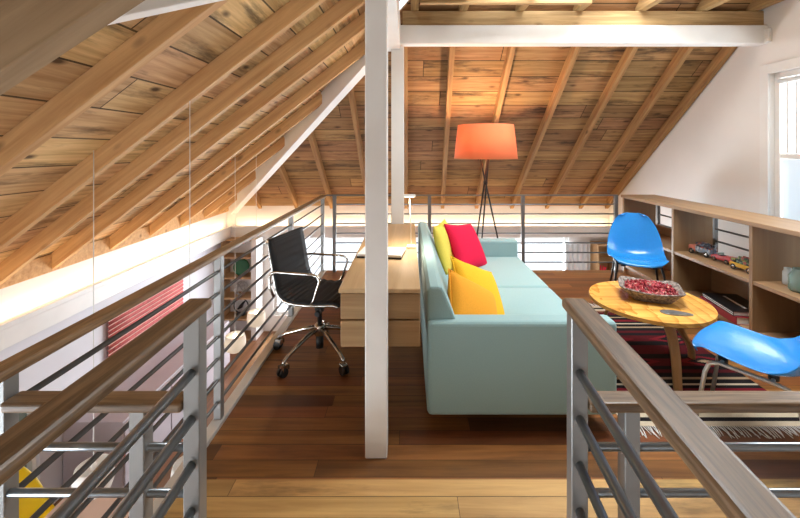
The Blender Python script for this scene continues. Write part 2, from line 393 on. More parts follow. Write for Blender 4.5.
# loft floor: old dark boards, lighter boards at the near end
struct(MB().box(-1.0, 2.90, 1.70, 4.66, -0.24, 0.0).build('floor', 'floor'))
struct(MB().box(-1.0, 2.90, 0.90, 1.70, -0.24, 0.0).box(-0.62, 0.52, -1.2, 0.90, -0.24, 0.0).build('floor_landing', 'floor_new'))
struct(MB().box(WX-0.1, RX+0.1, -1.2, EY+0.2, LOW-0.15, LOW).build('floor_lower', 'floor_low'))

# left wall with a window opening low down, right wall with a tall window, back wall with a long window
def wall_with_hole(name, axis, pos, th, a0, a1, z0, z1, holes, mat='white_wall'):
    mb = MB()
    cuts = sorted({a0, a1} | {h[0] for h in holes} | {h[1] for h in holes})
    for c0, c1 in zip(cuts, cuts[1:]):
        segs = [(z0, z1)]
        for h in holes:
            if h[0] <= c0+1e-6 and h[1] >= c1-1e-6: segs = [(z0, h[2]), (h[3], z1)]
        for s0, s1 in segs:
            if s1-s0 < 1e-4: continue
            if axis == 'x': mb.box(pos, pos+th, c0, c1, s0, s1)
            else: mb.box(c0, c1, pos, pos+th, s0, s1)
    return struct(mb.build(name, mat))
wall_with_hole('wall_left', 'x', WX-0.12, 0.12, -1.2, EY+0.05, LOW, 0.62, [(2.45, 3.15, -1.30, -0.50), (-0.9, 1.3, -1.0, 0.0)], 'white_wall_blue_shade')
wall_with_hole('wall_front', 'y', -1.34, 0.14, WX-0.1, RX+0.14, LOW, 3.1, [(-2.6, -1.9, -0.6, 1.0)])
wall_with_hole('wall_right', 'x', RX, 0.14, -1.3, EY+0.05, LOW, 3.2, [(1.75, 3.56, 0.45, 2.08)])
wall_with_hole('wall_back', 'y', EY+0.05, 0.14, WX, RX+0.14, LOW, 0.62, [(-2.15, 2.57, -1.25, 0.025)])
# white ledges with a warm light strip behind their lip, round the eaves
struct(MB().box(WX, WX+0.13, -1.2, EY+0.05, 0.03, 0.17, 0.004, 1).box(WX+0.115, WX+0.13, -1.2, EY+0.05, 0.17, 0.205).build('trim_1', 'white_paint'))
struct(MB().box(WX+0.13, RX, EY-0.08, EY+0.05, 0.03, 0.17, 0.004, 1).box(WX+0.13, RX, EY-0.08, EY-0.065, 0.17, 0.205).build('trim_2', 'white_paint'))
struct(MB().box(WX+0.001, WX+0.03, -1.2, EY+0.05, 0.42, 0.56).build('trim_3', 'rafter'))
struct(MB().box(WX+0.03, RX, EY+0.0, EY+0.049, 0.515, 0.63).build('trim_4', 'rafter'))
t = thing('led_strip', 'warm glowing light strip along the left wall ledge under the rafters', 'light strip', (WX+0.085, 0, 0.17)); MB().box(-0.012, 0.012, -1.1, EY-0.05, 0.0, 0.008).build('diffuser', 'led', t)
t = thing('led_strip', 'warm glowing light strip along the back wall ledge below the far rafters', 'light strip', (0, EY-0.04, 0.17)); MB().box(WX+0.2, RX-0.05, -0.012, 0.012, 0.0, 0.008).build('diffuser', 'led', t)

# roof: left slope
def slab(name, poly, mat, o, u, v, th):
    """boards: local x=u, y=v; poly in world points"""
    u = Vector(u).normalized(); v = Vector(v).normalized(); n_ = u.cross(v)
    if n_.z < 0: v = -v; n_ = u.cross(v)
    m = Matrix((u, v, n_)).transposed().to_4x4(); m.translation = Vector(o); inv = m.inverted()
    pl = [inv @ Vector(p) for p in poly]
    if sum(a.x*b_.y-b_.x*a.y for a, b_ in zip(pl, pl[1:]+pl[:1])) < 0: pl.reverse()
    return struct(MB().prism([(p.x, p.y) for p in pl], 0, th).build(name, mat, mtx=m))
def zl(x): return EZ+S*(x-EX)
def zb(y): return EZ+S*(EY-y)
RY = 3.64; RIDX = EX+(EY-RY)                     # hip top
off = nL*RD
lp = [Vector((EX-0.15, EY+0.15, zl(EX-0.15))), Vector((EX-0.15, -1.3, zl(EX-0.15))), Vector((RIDX+0.08, -1.3, zl(RIDX+0.08))), Vector((RIDX+0.08, RY-0.08, zl(RIDX+0.08)))]
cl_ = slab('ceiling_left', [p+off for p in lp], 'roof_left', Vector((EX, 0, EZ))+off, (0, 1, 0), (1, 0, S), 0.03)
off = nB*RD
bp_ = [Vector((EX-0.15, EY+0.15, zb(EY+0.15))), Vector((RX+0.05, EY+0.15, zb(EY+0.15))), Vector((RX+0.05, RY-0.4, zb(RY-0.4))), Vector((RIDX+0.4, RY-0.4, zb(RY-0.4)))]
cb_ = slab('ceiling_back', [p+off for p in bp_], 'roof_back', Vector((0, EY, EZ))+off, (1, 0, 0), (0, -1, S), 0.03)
for y in (1.72, 2.33, 2.77, 3.25, 3.88, 4.47, 5.07, 5.66, 6.12):
    xt = RIDX if y < RY else EX+(EY-y)
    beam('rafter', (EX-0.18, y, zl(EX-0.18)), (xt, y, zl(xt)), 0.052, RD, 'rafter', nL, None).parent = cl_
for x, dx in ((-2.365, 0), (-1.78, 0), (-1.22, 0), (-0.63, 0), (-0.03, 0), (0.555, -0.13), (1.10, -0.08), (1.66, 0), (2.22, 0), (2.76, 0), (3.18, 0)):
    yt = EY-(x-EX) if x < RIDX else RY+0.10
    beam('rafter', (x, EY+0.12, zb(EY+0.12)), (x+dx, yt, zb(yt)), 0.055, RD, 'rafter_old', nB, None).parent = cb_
for ch in list(bpy.data.objects):
    if ch.name.startswith('rafter'): ch.matrix_parent_inverse = ch.parent.matrix_basis.inverted()

# flat joisted ceiling over the right half, near side of the tie beam
jc = struct(MB().box(-0.05, 0.75, -1.3, RY+0.05, 2.92, 2.96).box(2.25, RX+0.05, -1.3, RY+0.05, 2.92, 2.96).box(0.75, 2.25, -1.3, 1.80, 2.92, 2.96).box(0.75, 2.25, 3.30, RY+0.05, 2.92, 2.96).build('ceiling_joisted', 'joist'))
w4 = struct(MB().box(0.70, 0.76, 1.75, 3.35, 2.925, 3.05).box(2.24, 2.30, 1.75, 3.35, 2.925, 3.05).box(0.76, 2.24, 1.75, 1.81, 2.925, 3.05).box(0.76, 2.24, 3.29, 3.35, 2.925, 3.05).build('window_added_skylight', 'white_paint'))  # unseen skylight, added so top light has an opening
MB().box(0.76, 2.24, 1.81, 3.29, 3.02, 3.03).build('pane', 'clear', w4)
for x in (0.06, 0.50, 1.02, 1.55, 2.12, 2.68, 3.14):
    beam('joist', (x, -1.3, 2.66), (x, RY+0.04, 2.66), 0.07, 0.26, 'joist', (0, 0, 1), None).parent = jc
MB().box(0.1, 1.50, 3.26, 3.31, 2.60, 2.80).build('blocking', 'joist').parent = jc
MB().box(-0.05, RX+0.05, RY-0.02, RY+0.10, 2.52, 2.66, 0.004, 1).build('plate', 'joist').parent = jc

# white posts and beams
tag(MB().box(-0.05, 0.05, -0.05, 0.05, 0, 2.6, 0.004, 1).build('support_post', 'white_paint', loc=(-0.145, 1.862, 0)), 'square white post standing in the middle of the loft floor before the desk', 'post')
tag(MB().box(-0.058, 0.058, -0.058, 0.058, 0, 2.345, 0.004, 1).build('support_post', 'white_paint', loc=(-0.095, 3.70, 0)), 'square white post behind the far end of the desk', 'post')
tag(MB().box(0, RX+0.15, -0.06, 0.06, 0, 0.165, 0.006, 1).build('tie_beam', 'white_paint', loc=(-0.11, RY, 2.355)), 'long white beam across the ceiling above the floor lamp', 'beam')
tag(beam('ridge_beam', (-0.135, RY+0.1, 2.32), (-0.135, -1.2, 2.32), 0.13, 0.26, 'white_paint'), 'white beam running overhead between the two white posts', 'beam')
tag(beam('hip_beam', (EX+0.05, EY-0.05, EZ-0.10), (RIDX-0.02, RY+0.02, zl(RIDX)-0.14), 0.10, 0.26, 'white_paint'), 'white slanted beam rising from the far left corner to the post', 'beam')
tag(beam('hip_beam', (-2.85, -0.87, 0.385), (-0.18, 1.84, 2.24), 0.10, 0.16, 'white_paint'), 'white slanted beam at the top left corner behind the rough beam', 'beam')
tag(beam('brace_beam', (-2.95, 0.92, 0.229), (-0.25, 0.92, 2.003), 0.07, 0.14, 'rough_beam'), 'dark rough-sawn slanted beam in the top left corner nearest the camera', 'beam')

# windows
def casing_window(name, axis, pos, a0, a1, z0, z1, fr, rails=(), verts=(), pane='clear', mat='white_paint', depth=0.08, casing=0.0, sgn=1):
    fm = MB()
    def bx(mb, c0, c1, s0, s1, d0=0.0, d1=depth):
        if axis == 'x': mb.box(pos+d0*sgn, pos+d1*sgn, c0, c1, s0, s1, 0.003, 1)
        else: mb.box(c0, c1, pos+d0*sgn, pos+d1*sgn, s0, s1, 0.003, 1)
    bx(fm, a0, a0+fr, z0, z1); bx(fm, a1-fr, a1, z0, z1); bx(fm, a0+fr, a1-fr, z0, z0+fr); bx(fm, a0+fr, a1-fr, z1-fr, z1)
    for r_ in rails: bx(fm, a0+fr, a1-fr, r_-0.022, r_+0.022, 0.01, depth-0.01)
    for v_ in verts: bx(fm, v_-0.02, v_+0.02, z0+fr, z1-fr, 0.012, depth-0.012)
    if casing:
        for (c0, c1, s0, s1) in ((a0-casing, a0, z0-casing, z1+casing), (a1, a1+casing, z0-casing, z1+casing), (a0, a1, z1, z1+casing), (a0, a1, z0-casing, z0)):
            bx(fm, c0, c1, s0, s1, -0.018-0.04, 0.0-0.04)
    f = struct(fm.build(name, mat))
    p = MB()
    if axis == 'x': p.box(pos+depth*0.5*sgn, pos+(depth*0.5+0.006)*sgn, a0+fr, a1-fr, z0+fr, z1-fr)
    else: p.box(a0+fr, a1-fr, pos+depth*0.5*sgn, pos+(depth*0.5+0.006)*sgn, z0+fr, z1-fr)
    p.build('pane', pane, f)
    return f
w1 = casing_window('window_1', 'y', EY+0.09, -2.15, 2.57, -1.25, 0.025, 0.05, (), (-1.2, -0.25, 0.70, 1.65))
w2 = casing_window('window_2', 'x', RX+0.04, 1.75, 3.56, 0.45, 2.08, 0.05, (1.345,), (2.65,), casing=0.085)
MB().box(RX+0.055, RX+0.07, 1.82, 2.62, 0.52, 1.32).box(RX+0.055, RX+0.07, 2.68, 3.50, 0.52, 1.32).build('frosted_pane', 'frost', w2)
MB().box(RX+0.05, RX+0.10, 3.44, 3.46, 1.37, 2.03).box(RX+0.05, RX+0.10, 3.36, 3.375, 1.37, 2.03).box(RX+0.05, RX+0.10, 3.22, 3.235, 1.37, 2.03).build('sash_jamb', 'white_plastic', w2)
MB().tube([(RX+0.03, 1.82, 2.00), (RX+0.03, 3.50, 2.00)], 0.022).build('blind_roll', 'white_plastic', w2)
w6 = casing_window('window_added_front', 'y', -1.24, -2.6, -1.9, -0.6, 1.0, 0.05, (), (-2.25,), sgn=-1)  # unseen window behind the camera, added for front fill
w3 = casing_window('window_3', 'x', WX-0.03, 2.45, 3.15, -1.30, -0.50, 0.035, (-0.92,), (2.72, 2.93), pane='greenglass', sgn=-1)
w5 = casing_window('window_added_left', 'x', WX-0.03, -0.9, 1.3, -1.0, 0.0, 0.04, (), (0.2,), sgn=-1)  # unseen second left window, added to let in side fill
c = MB().grid(lambda a, b_: (2.48+0.40*a, EY-0.03-0.02*math.sin(a*2*PI*5), -1.48+1.40*b_), 60, 4).build('curtain', 'curtain'); mod(c, 'SOLIDIFY', thickness=0.004)
tag(c, 'white curtain at the right end of the far window', 'curtain')
t = thing('control_box', 'small white box on the right wall above the window', 'control box', (RX, 3.58, 2.36))
MB().box(-0.035, 0, -0.045, 0.045, 0, 0.12, 0.006).build('housing', 'white_plastic', t); MB().box(-0.038, -0.034, -0.03, 0.03, 0.02, 0.1, 0.002, 1).build('cover', 'white_paint', t)

# ------------------------------------------------------------------ guardrails
ZB = (0.776, 0.665, 0.554, 0.443, 0.332, 0.221, 0.110)
g = thing('guardrail', 'long guardrail with wooden handrail along the left edge of the loft', 'guardrail', (-0.974, 0, 0))
for y in (0.965, 2.06, 3.33, 4.56): MB().box(-0.019, 0.019, y-0.019, y+0.019, -0.10, 0.856, 0.002, 1).build('post', 'steel', g)
for z in ZB: MB().tube([(0, 0.96, z), (0, 4.56, z)], 0.0085).build('bar', 'bar_dark', g)
MB().box(-0.028, 0.028, -0.5, 4.62, 0.855, 0.883, 0.008).build('handrail', 'cap_led_lit', g)
MB().box(-0.026, 0.030, 0.9, 4.62, 0.0, 0.022, 0.002, 1).build('kerb_plate', 'kerb', g)
g = thing('guardrail', 'dark metal guardrail across the far edge of the loft behind the sofa', 'guardrail', (0, 4.60, 0))
for x in (-0.845, 0.247, 1.32, 2.39): MB().box(x-0.019, x+0.019, -0.019, 0.019, -0.10, 0.875, 0.002, 1).build('post', 'dark_steel', g)
for z in ZB: MB().tube([(-0.845, 0, z), (2.39, 0, z)], 0.008).build('bar', 'bar', g)
MB().box(-0.94, 2.41, -0.022, 0.022, 0.873, 0.887, 0.002, 1).build('top_rail', 'dark_steel', g)
g = thing('guardrail', 'dark bars of the guardrail behind the open backed bookcase', 'guardrail', (2.865, 0, 0))
for y in (2.03, 2.87, 3.73, 4.58): MB().box(-0.016, 0.016, y-0.016, y+0.016, -0.10, 0.84, 0.002, 1).build('post', 'dark_steel', g)
for z in ZB: MB().tube([(0, 1.95, z), (0, 4.6, z)], 0.009).build('bar', 'dark_steel', g)

ZF = (0.877, 0.769, 0.661, 0.553, 0.445, 0.337, 0.229)
def front_rail(x, skew, lab):
    g = thing('guardrail', lab, 'guardrail', (x, 0.955, 0), -math.atan(skew))
    MB().box(-0.019, 0.019, -0.019, 0.019, -0.1, 1.013, 0.002, 1).build('post', 'steel', g)
    for z in ZF: MB().tube([(0, 0, z), (0, -1.7, z)], 0.0105, 14).build('bar', 'bar', g)
    MB().box(-0.029, 0.029, -1.7, 0.03, 1.012, 1.038, 0.009, 3).build('handrail', 'cap', g)
front_rail(-0.508, -0.03, 'nearest guardrail with wooden handrail at the lower left')
front_rail(0.404, 0.08, 'nearest guardrail with wooden handrail at the lower right')
def side_rail(x0, x1, xp, lab):
    g = thing('guardrail', lab, 'guardrail', (xp, 0.957, 0))
    MB().box(-0.018, 0.018, -0.018, 0.018, -0.1, 0.79, 0.002, 1).build('post', 'steel', g)
    for z in (0.69, 0.58, 0.47, 0.36, 0.25): MB().tube([(x0-xp, 0, z), (x1-xp, 0, z)], 0.0095, 12).build('bar', 'bar', g)
    MB().box(x0-xp, x1-xp, -0.028, 0.028, 0.786, 0.81, 0.007, 3).build('handrail', 'cap_x', g)
side_rail(-0.952, -0.528, -0.638, 'short low guardrail crossing behind the lower left handrail')
side_rail(0.424, 2.2, 0.528, 'low guardrail crossing behind the lower right handrail before the rug')

# ------------------------------------------------------------------ sofa
sf = thing('sofa', 'pale teal two seat sofa with its back to the wooden desk', 'sofa', (0.095, 1.95, 0))
SL, SD = 1.88, 0.93
MB().box(0.02, SD-0.02, 0.1, SL-0.1, 0.10, 0.30, 0.02).build('base', 'teal', sf)
for (y0, y1) in ((0, 0.11), (SL-0.11, SL)):
    MB().box(0.0, SD, y0, y1, 0.10, 0.56, 0.022, 3).build('arm', 'teal', sf)
prof = [(0.0, 0.10), (0.12, 0.10), (0.20, 0.42), (0.085, 0.70), (0.075, 0.715), (0.055, 0.722), (0.015, 0.722), (0.0, 0.70)]
mx_ = Matrix(((1, 0, 0, 0), (0, 0, 1, 0), (0, 1, 0, 0), (0, 0, 0, 1)))
MB().prism(prof, 0.035, SL-0.035, 0.012, mx_).build('backrest', 'teal', sf)
for (y0, y1) in ((0.112, SL/2-0.005), (SL/2+0.005, SL-0.112)):
    c = MB().box(0.165, SD+0.005, y0, y1, 0.29, 0.415, 0.03, 4).build('seat_cushion', 'teal', sf, smooth=True)
for (x, y) in ((0.14, 0.34), (SD-0.14, 0.34), (0.14, SL-0.34), (SD-0.14, SL-0.34)):
    MB().lathe([(0, 0), (0.014, 0), (0.02, 0.105), (0, 0.105)], 12, (x, y, 0)).build('leg', 'dark_steel', sf)

def pillow(name, mat, label, loc, rot, w_=0.42, h_=0.42, t_=0.13, piping=None):
    def side(sg):
        def fn(a, b_):
            u, v = a*2-1, b_*2-1
            k = 1-0.06*(1-v*v)*(abs(u)**3); l = 1-0.06*(1-u*u)*(abs(v)**3)
            d = ((1-u*u)*(1-v*v))
            return Vector((u*w_/2*k, sg*t_/2*(d**0.42), v*h_/2*l))
        return fn
    mb = MB(); mb.grid(side(1), 18, 18); mb.grid(side(-1), 18, 18)
    bmesh.ops.remove_doubles(mb.bm, verts=mb.bm.verts[:], dist=0.0006)
    root = mb.build(name, mat, loc=loc, rot=rot, smooth=True)
    tag(root, label, 'pillow')
    if piping:
        pts = []
        n_ = 14
        for e in range(4):
            for i in range(n_):
                q = -1+2*i/n_
                u, v = ((q, -1), (1, q), (-q, 1), (-1, -q))[e]
                k = 1-0.06*(1-v*v)*(abs(u)**3); l = 1-0.06*(1-u*u)*(abs(v)**3)
                pts.append((u*w_/2*k, 0, v*h_/2*l))
        MB().tube(pts, 0.0055, 8, closed=True).build('piping', piping, root)
    return root
pillow('throw_pillow', 'lime', 'lime yellow pillow upright against the sofa back behind the red pillow', (0.315, 3.36, 0.595), (R(-16), 0, R(72)), 0.40, 0.40, 0.12)
pillow('throw_pillow', 'crimson', 'crimson red pillow on the far sofa seat', (0.50, 3.42, 0.575), (R(-30), R(8), R(50)), 0.44, 0.42, 0.14)
pillow('throw_pillow', 'gold', 'golden yellow pillow behind the orange one on the near sofa seat', (0.425, 2.37, 0.53), (R(-34), R(24), R(42)), 0.43, 0.40, 0.14, 'gold')
pillow('throw_pillow', 'amber', 'orange yellow piped pillow nearest the camera by the sofa arm', (0.36, 2.20, 0.505), (R(-32), R(30), R(34)), 0.40, 0.36, 0.15, 'amber')

# ------------------------------------------------------------------ desk and what stands on it
dk = thing('desk', 'long pale oak desk with two drawers between office chair and sofa', 'desk', (-0.335, 1.93, 0))
DW, DL = 0.395, 1.70
MB().box(0, DW, 0, DL, 0.708, 0.73, 0.003, 1).build('desktop', 'oak_light', dk)
MB().box(0.012, DW, 0.03, DL-0.03, 0.44, 0.708, 0.002, 1).build('drawer_case', 'oak_front', dk)
for z0, z1 in ((0.446, 0.572), (0.580, 0.704)): MB().box(0.008, DW-0.002, 0.008, 0.032, z0, z1, 0.003, 1).build('drawer', 'oak_front', dk)
for x, y in ((0.18, 0.12), (0.30, DL-0.1), (0.06, DL-0.1)): MB().box(x-0.016, x+0.016, y-0.016, y+0.016, 0, 0.445).build('leg', 'dark_steel', dk)
dz = 0.73
b1 = thing('magazine', 'white covered magazine stack lying on the desk', 'magazine', (-0.165, 2.56, dz), R(-8))
MB().box(-0.14, 0.14, -0.10, 0.10, 0.0, 0.012, 0.002, 1).build('cover', 'book_black', b1)
MB().box(-0.138, 0.138, -0.098, 0.098, 0.012, 0.026).build('pages', 'paper', b1)
dl = thing('desk_lamp', 'slim white desk lamp with flat head standing on the desk', 'desk lamp', (0.022, 2.74, dz))
MB().box(-0.03, 0.03, -0.03, 0.03, 0, 0.018, 0.006).build('base', 'white_plastic', dl)
MB().tube([(0, 0, 0.015), (-0.004, 0, 0.18), (-0.012, 0, 0.36)], 0.0032).build('stem', 'satin', dl)
hd = MB().box(-0.055, 0.03, -0.03, 0.03, 0.352, 0.364, 0.003, 1).build('lamp_head', 'white_plastic', dl)
MB().box(-0.045, 0.02, -0.022, 0.022, 0.349, 0.3515).build('diffuser', 'bulb', hd)
pl = bpy.data.lights.new('desk_lamp_light', 'SPOT'); pl.energy = 18; pl.color = (1, 0.86, 0.66); pl.spot_size = R(130); pl.spot_blend = 0.8; pl.shadow_soft_size = 0.03
po = bpy.data.objects.new('desk_lamp_light', pl); COL.objects.link(po); po.location = (0.0, 2.72, dz+0.345)

# ------------------------------------------------------------------ office chair
oc = thing('office_chair', 'black sling office chair with chrome frame on wheels beside the desk', 'office chair', (-0.605, 2.74, 0), R(-13))
PR = [(-0.250, 0.815), (-0.244, 0.78), (-0.222, 0.67), (-0.20, 0.55), (-0.18, 0.485), (-0.135, 0.445), (-0.05, 0.43), (0.10, 0.435), (0.20, 0.445), (0.235, 0.435)]
def cat(P, t):
    n_ = len(P)-1; s_ = t*n_; i = min(int(s_), n_-1); f = s_-i
    p0, p1, p2, p3 = P[max(i-1, 0)], P[i], P[i+1], P[min(i+2, n_)]
    return tuple(0.5*((2*b_)+(-a+c_)*f+(2*a-5*b_+4*c_-d)*f*f+(-a+3*b_-3*c_+d)*f**3) for a, b_, c_, d in zip(p0, p1, p2, p3))
def sling(a, b_):
    x, z = cat(PR, b_); y = (a*2-1)*0.222
    return Vector((x, y, z+0.003*math.sin(b_*2*PI*22)))
s_ = MB().grid(sling, 8, 150).build('sling_seat', 'black', oc); mod(s_, 'SOLIDIFY', thickness=0.014, offset=0)
for sg in (-1, 1):
    MB().tube([(cat(PR, i/40)[0]-0.010, sg*0.214, cat(PR, i/40)[1]-0.014) for i in range(41)], 0.0105).build('side_rail', 'chrome', oc)
    y = sg*0.235
    MB().tube([(-0.205, y, 0.46), (-0.235, y, 0.52), (-0.235, y, 0.59), (-0.215, y, 0.615), (-0.18, y, 0.62), (0.06, y, 0.62), (0.095, y, 0.612), (0.11, y, 0.585), (0.07, y, 0.46), (0.05, y, 0.437)], 0.0085).build('armrest', 'chrome', oc)
MB().tube([(-0.262, -0.225, 0.808), (-0.262, 0.225, 0.808)], 0.012).build('top_bar', 'chrome', oc)
MB().tube([(-0.09, -0.215, 0.43), (0.0, 0, 0.385), (-0.09, 0.215, 0.43)], 0.012).tube([(0.11, -0.215, 0.43), (0.0, 0, 0.385), (0.11, 0.215, 0.43)], 0.012).build('cross_brace', 'chrome', oc)
MB().lathe([(0, 0.30), (0.03, 0.30), (0.045, 0.36), (0.05, 0.40), (0, 0.41)], 16).build('tilt_housing', 'rubber', oc)
MB().lathe([(0, 0.05), (0.026, 0.05), (0.026, 0.13), (0.016, 0.13), (0.016, 0.31), (0, 0.31)], 16).build('gas_column', 'rubber', oc)
MB().lathe([(0.03, 0.135), (0.036, 0.14), (0.036, 0.2), (0.028, 0.215), (0, 0.215)], 16).build('hub', 'chrome', oc)
for sg, x in ((-1, 0.03), (1, 0.06)):
    k = MB().tube([(x, sg*0.03, 0.36), (x+0.02, sg*0.12, 0.345)], 0.006).build('lever', 'chrome', oc)
    MB().tube([(x+0.02, sg*0.115, 0.345), (x+0.024, sg*0.155, 0.34)], 0.017).build('knob', 'rubber', k)
for ang in (-122, -50, 22, 94, 166):
    a = R(ang+13); d = Vector((math.cos(a), math.sin(a), 0)); L_ = 0.31
    lg = MB().tube([d*0.02+Vector((0, 0, 0.185)), d*0.12+Vector((0, 0, 0.165)), d*0.26+Vector((0, 0, 0.115)), d*L_+Vector((0, 0, 0.09)), d*(L_+0.004)+Vector((0, 0, 0.06))], [0.017, 0.015, 0.012, 0.011, 0.01]).build('base_leg', 'chrome', oc)
    cs = MB(); sd = Vector((-d.y, d.x, 0))
    for q in (-1, 1): cs.tube([d*(L_+0.01)+sd*q*0.006+Vector((0, 0, 0.028)), d*(L_+0.01)+sd*q*0.022+Vector((0, 0, 0.028))], 0.028, 18)
    cc = cs.build('caster', 'rubber', lg)
    MB().box(-0.022, 0.022, -0.02, 0.02, 0.045, 0.066, 0.006, mat=Matrix.Translation(d*L_) @ Matrix.Rotation(a, 4, 'Z')).build('caster_hood', 'chrome', lg)

# ------------------------------------------------------------------ floor lamp
fl = thing('floor_lamp', 'floor lamp with wide orange drum shade on black tripod behind the sofa', 'floor lamp', (0.81, 4.18, 0))
MB().lathe([(0.285, 1.66), (0.283, 1.66), (0.325, 1.31), (0.327, 1.31), (0.287, 1.66)], 72).build('lamp_shade', 'orange_shade', fl)
for k in range(3):
    a = R(100+120*k)
    MB().tube([(-0.075*math.cos(a)+0.012*math.sin(a), -0.075*math.sin(a)-0.012*math.cos(a), 1.42), (0.012*math.sin(a), -0.012*math.cos(a), 1.07), (0.235*math.cos(a)+0.012*math.sin(a), 0.235*math.sin(a)-0.012*math.cos(a), 0.0)], 0.0085).build('leg', 'black_metal', fl)
MB().lathe([(0, 1.04), (0.022, 1.045), (0.022, 1.075), (0, 1.08)], 14).build('joint', 'black_metal', fl)
MB().lathe([(0, 1.415), (0.075, 1.415), (0.075, 1.43), (0, 1.43)], 20).build('holder', 'black_metal', fl)
MB().lathe([(0, 1.43), (0.02, 1.435), (0.032, 1.48), (0.02, 1.52), (0, 1.528)], 16).build('bulb', 'bulb', fl)
for k in range(3):
    a = R(30+120*k); MB().tube([(0, 0, 1.42), (0.30*math.cos(a), 0.30*math.sin(a), 1.44)], 0.003, 6).build('shade_spoke', 'black_metal', fl)
ll = bpy.data.lights.new('floor_lamp_light', 'POINT'); ll.energy = 26; ll.color = (1, 0.74, 0.48); ll.shadow_soft_size = 0.04
lo = bpy.data.objects.new('floor_lamp_light', ll); COL.objects.link(lo); lo.location = (0.81, 4.18, 1.56)

# ------------------------------------------------------------------ pendants over the lower room
def pendant(x, y, label):
    zt = zl(x)+RD/nL.z
    t = thing('pendant_lamp', label, 'pendant lamp', (x, y, -0.57), 0, 'white pendant lamps over the lower room')
    MB().tube([(0, 0, 0.17), (0, 0, zt+0.57)], 0.0028, 6).build('cord', 'white_plastic', t)
    MB().lathe([(0.0, 0.0), (0.05, 0.002), (0.085, 0.025), (0.10, 0.075), (0.095, 0.13), (0.088, 0.165), (0.084, 0.165), (0.09, 0.12), (0.094, 0.075), (0.08, 0.03), (0.05, 0.008), (0, 0.006)], 28).build('lamp_shade', 'white_shade', t)
    MB().lathe([(0, 0.045), (0.022, 0.06), (0.03, 0.09), (0.02, 0.12), (0.015, 0.17), (0, 0.175)], 14).build('bulb', 'bulb' if y > 3 else 'white_plastic', t)
pendant(-1.80, 2.29, 'white bowl pendant lamp hanging above the pale lower table at left')
pendant(-1.26, 2.31, 'white pendant lamp hanging behind the near left post, second cord from left')
pendant(-1.69, 3.91, 'glowing white pendant lamp on the third cord from left')
pendant(-1.70, 4.48, 'glowing white pendant lamp farthest away, just left of the office chair')

# ------------------------------------------------------------------ bookcase
BX0, BX1, BT = 2.456, 2.82, 0.888
divs = [4.565, 3.715, 2.868, 2.02]
bc = thing('bookcase', 'low plywood bookcase with open upper back along the right side', 'bookcase', (BX0, 2.0, 0))
def by(y): return y-2.0
D = BX1-BX0
MB().box(-0.01, D+0.015, -0.02, by(4.60), BT-0.032, BT, 0.003, 1).build('top', 'ply_y', bc)
for y in divs: MB().box(0, D, by(y)-0.015, by(y)+0.015, 0.0, BT-0.032, 0.002, 1).build('upright', 'ply_z', bc)
for a, b_ in zip(divs[1:], divs):
    y0, y1 = by(a)+0.015, by(b_)-0.015
    MB().box(0.004, D, y0, y1, 0.438, 0.465, 0.002, 1).build('shelf', 'ply_y', bc)
    MB().box(0.004, D, y0, y1, 0.07, 0.10, 0.002, 1).build('shelf', 'ply_y', bc)
    MB().box(0.03, 0.05, y0, y1, 0.0, 0.07).build('kickboard', 'ply_y', bc)
    MB().box(D-0.014, D, y0, y1, 0.10, 0.438).build('back_panel', 'ply_y', bc)
MB().box(D-0.014, D, by(3.715)+0.015, by(4.565)-0.015, 0.465, 0.56).build('back_panel', 'ply_y', bc)

def wheels(root, L_, wd, r_, mat='rubber'):
    for sx in (-1, 1):
        for q in (-0.32, 0.32):
            wh = MB().tube([(sx*wd/2-sx*0.012, q*L_, r_), (sx*wd/2+sx*0.001, q*L_, r_)], r_, 14).build('wheel', mat, root)
            MB().tube([(sx*wd/2, q*L_, r_), (sx*wd/2+sx*0.002, q*L_, r_)], r_*0.5, 10).build('hubcap', 'chrome', wh)
sz = 0.465
v = thing('toy_truck', 'grey blue toy truck with salmon nose, leftmost on the shelf', 'toy vehicle', (2.62, 3.56, sz), R(8))
MB().box(-0.04, 0.04, -0.12, 0.04, 0.022, 0.085, 0.012).box(-0.034, 0.034, -0.06, 0.02, 0.08, 0.115, 0.014).tube([(-0.03, -0.10, 0.095), (-0.03, 0.03, 0.10)], 0.012).tube([(0.03, -0.10, 0.095), (0.03, 0.03, 0.10)], 0.012).build('body', 'toy_blue', v)
MB().box(-0.038, 0.038, 0.04, 0.12, 0.02, 0.075, 0.018, 3).build('cab', 'toy_pink', v)
wheels(v, 0.24, 0.084, 0.024)
v = thing('toy_car', 'red open toy car in the middle of the shelf', 'toy vehicle', (2.63, 3.33, sz), R(4))
MB().prism([(-0.10, 0.018), (0.095, 0.018), (0.10, 0.042), (0.05, 0.052), (0.0, 0.05), (-0.02, 0.058), (-0.09, 0.066), (-0.10, 0.05)], -0.034, 0.034, 0.006, Matrix(((0, 0, 1, 0), (1, 0, 0, 0), (0, 1, 0, 0), (0, 0, 0, 1)))).build('body', 'toy_red', v)
MB().box(-0.028, 0.028, 0.028, 0.032, 0.05, 0.073).build('windscreen', 'jarglass', v)
MB().box(-0.024, 0.024, -0.03, 0.02, 0.045, 0.056, 0.004).build('seat', 'black', v)
wheels(v, 0.19, 0.072, 0.019)
v = thing('toy_truck', 'green and yellow toy truck, rightmost on the shelf', 'toy vehicle', (2.60, 3.085, sz), R(6))
MB().box(-0.038, 0.038, -0.10, 0.10, 0.022, 0.055, 0.006).build('chassis', 'toy_yellow', v)
MB().box(-0.036, 0.036, -0.095, 0.045, 0.052, 0.09, 0.008).tube([(-0.02, -0.08, 0.095), (-0.02, 0.03, 0.10)], 0.011).tube([(0.02, -0.08, 0.095), (0.02, 0.03, 0.10)], 0.011).build('load', 'toy_green', v)
MB().box(-0.034, 0.034, 0.05, 0.095, 0.05, 0.085, 0.01).build('cab', 'toy_green', v)
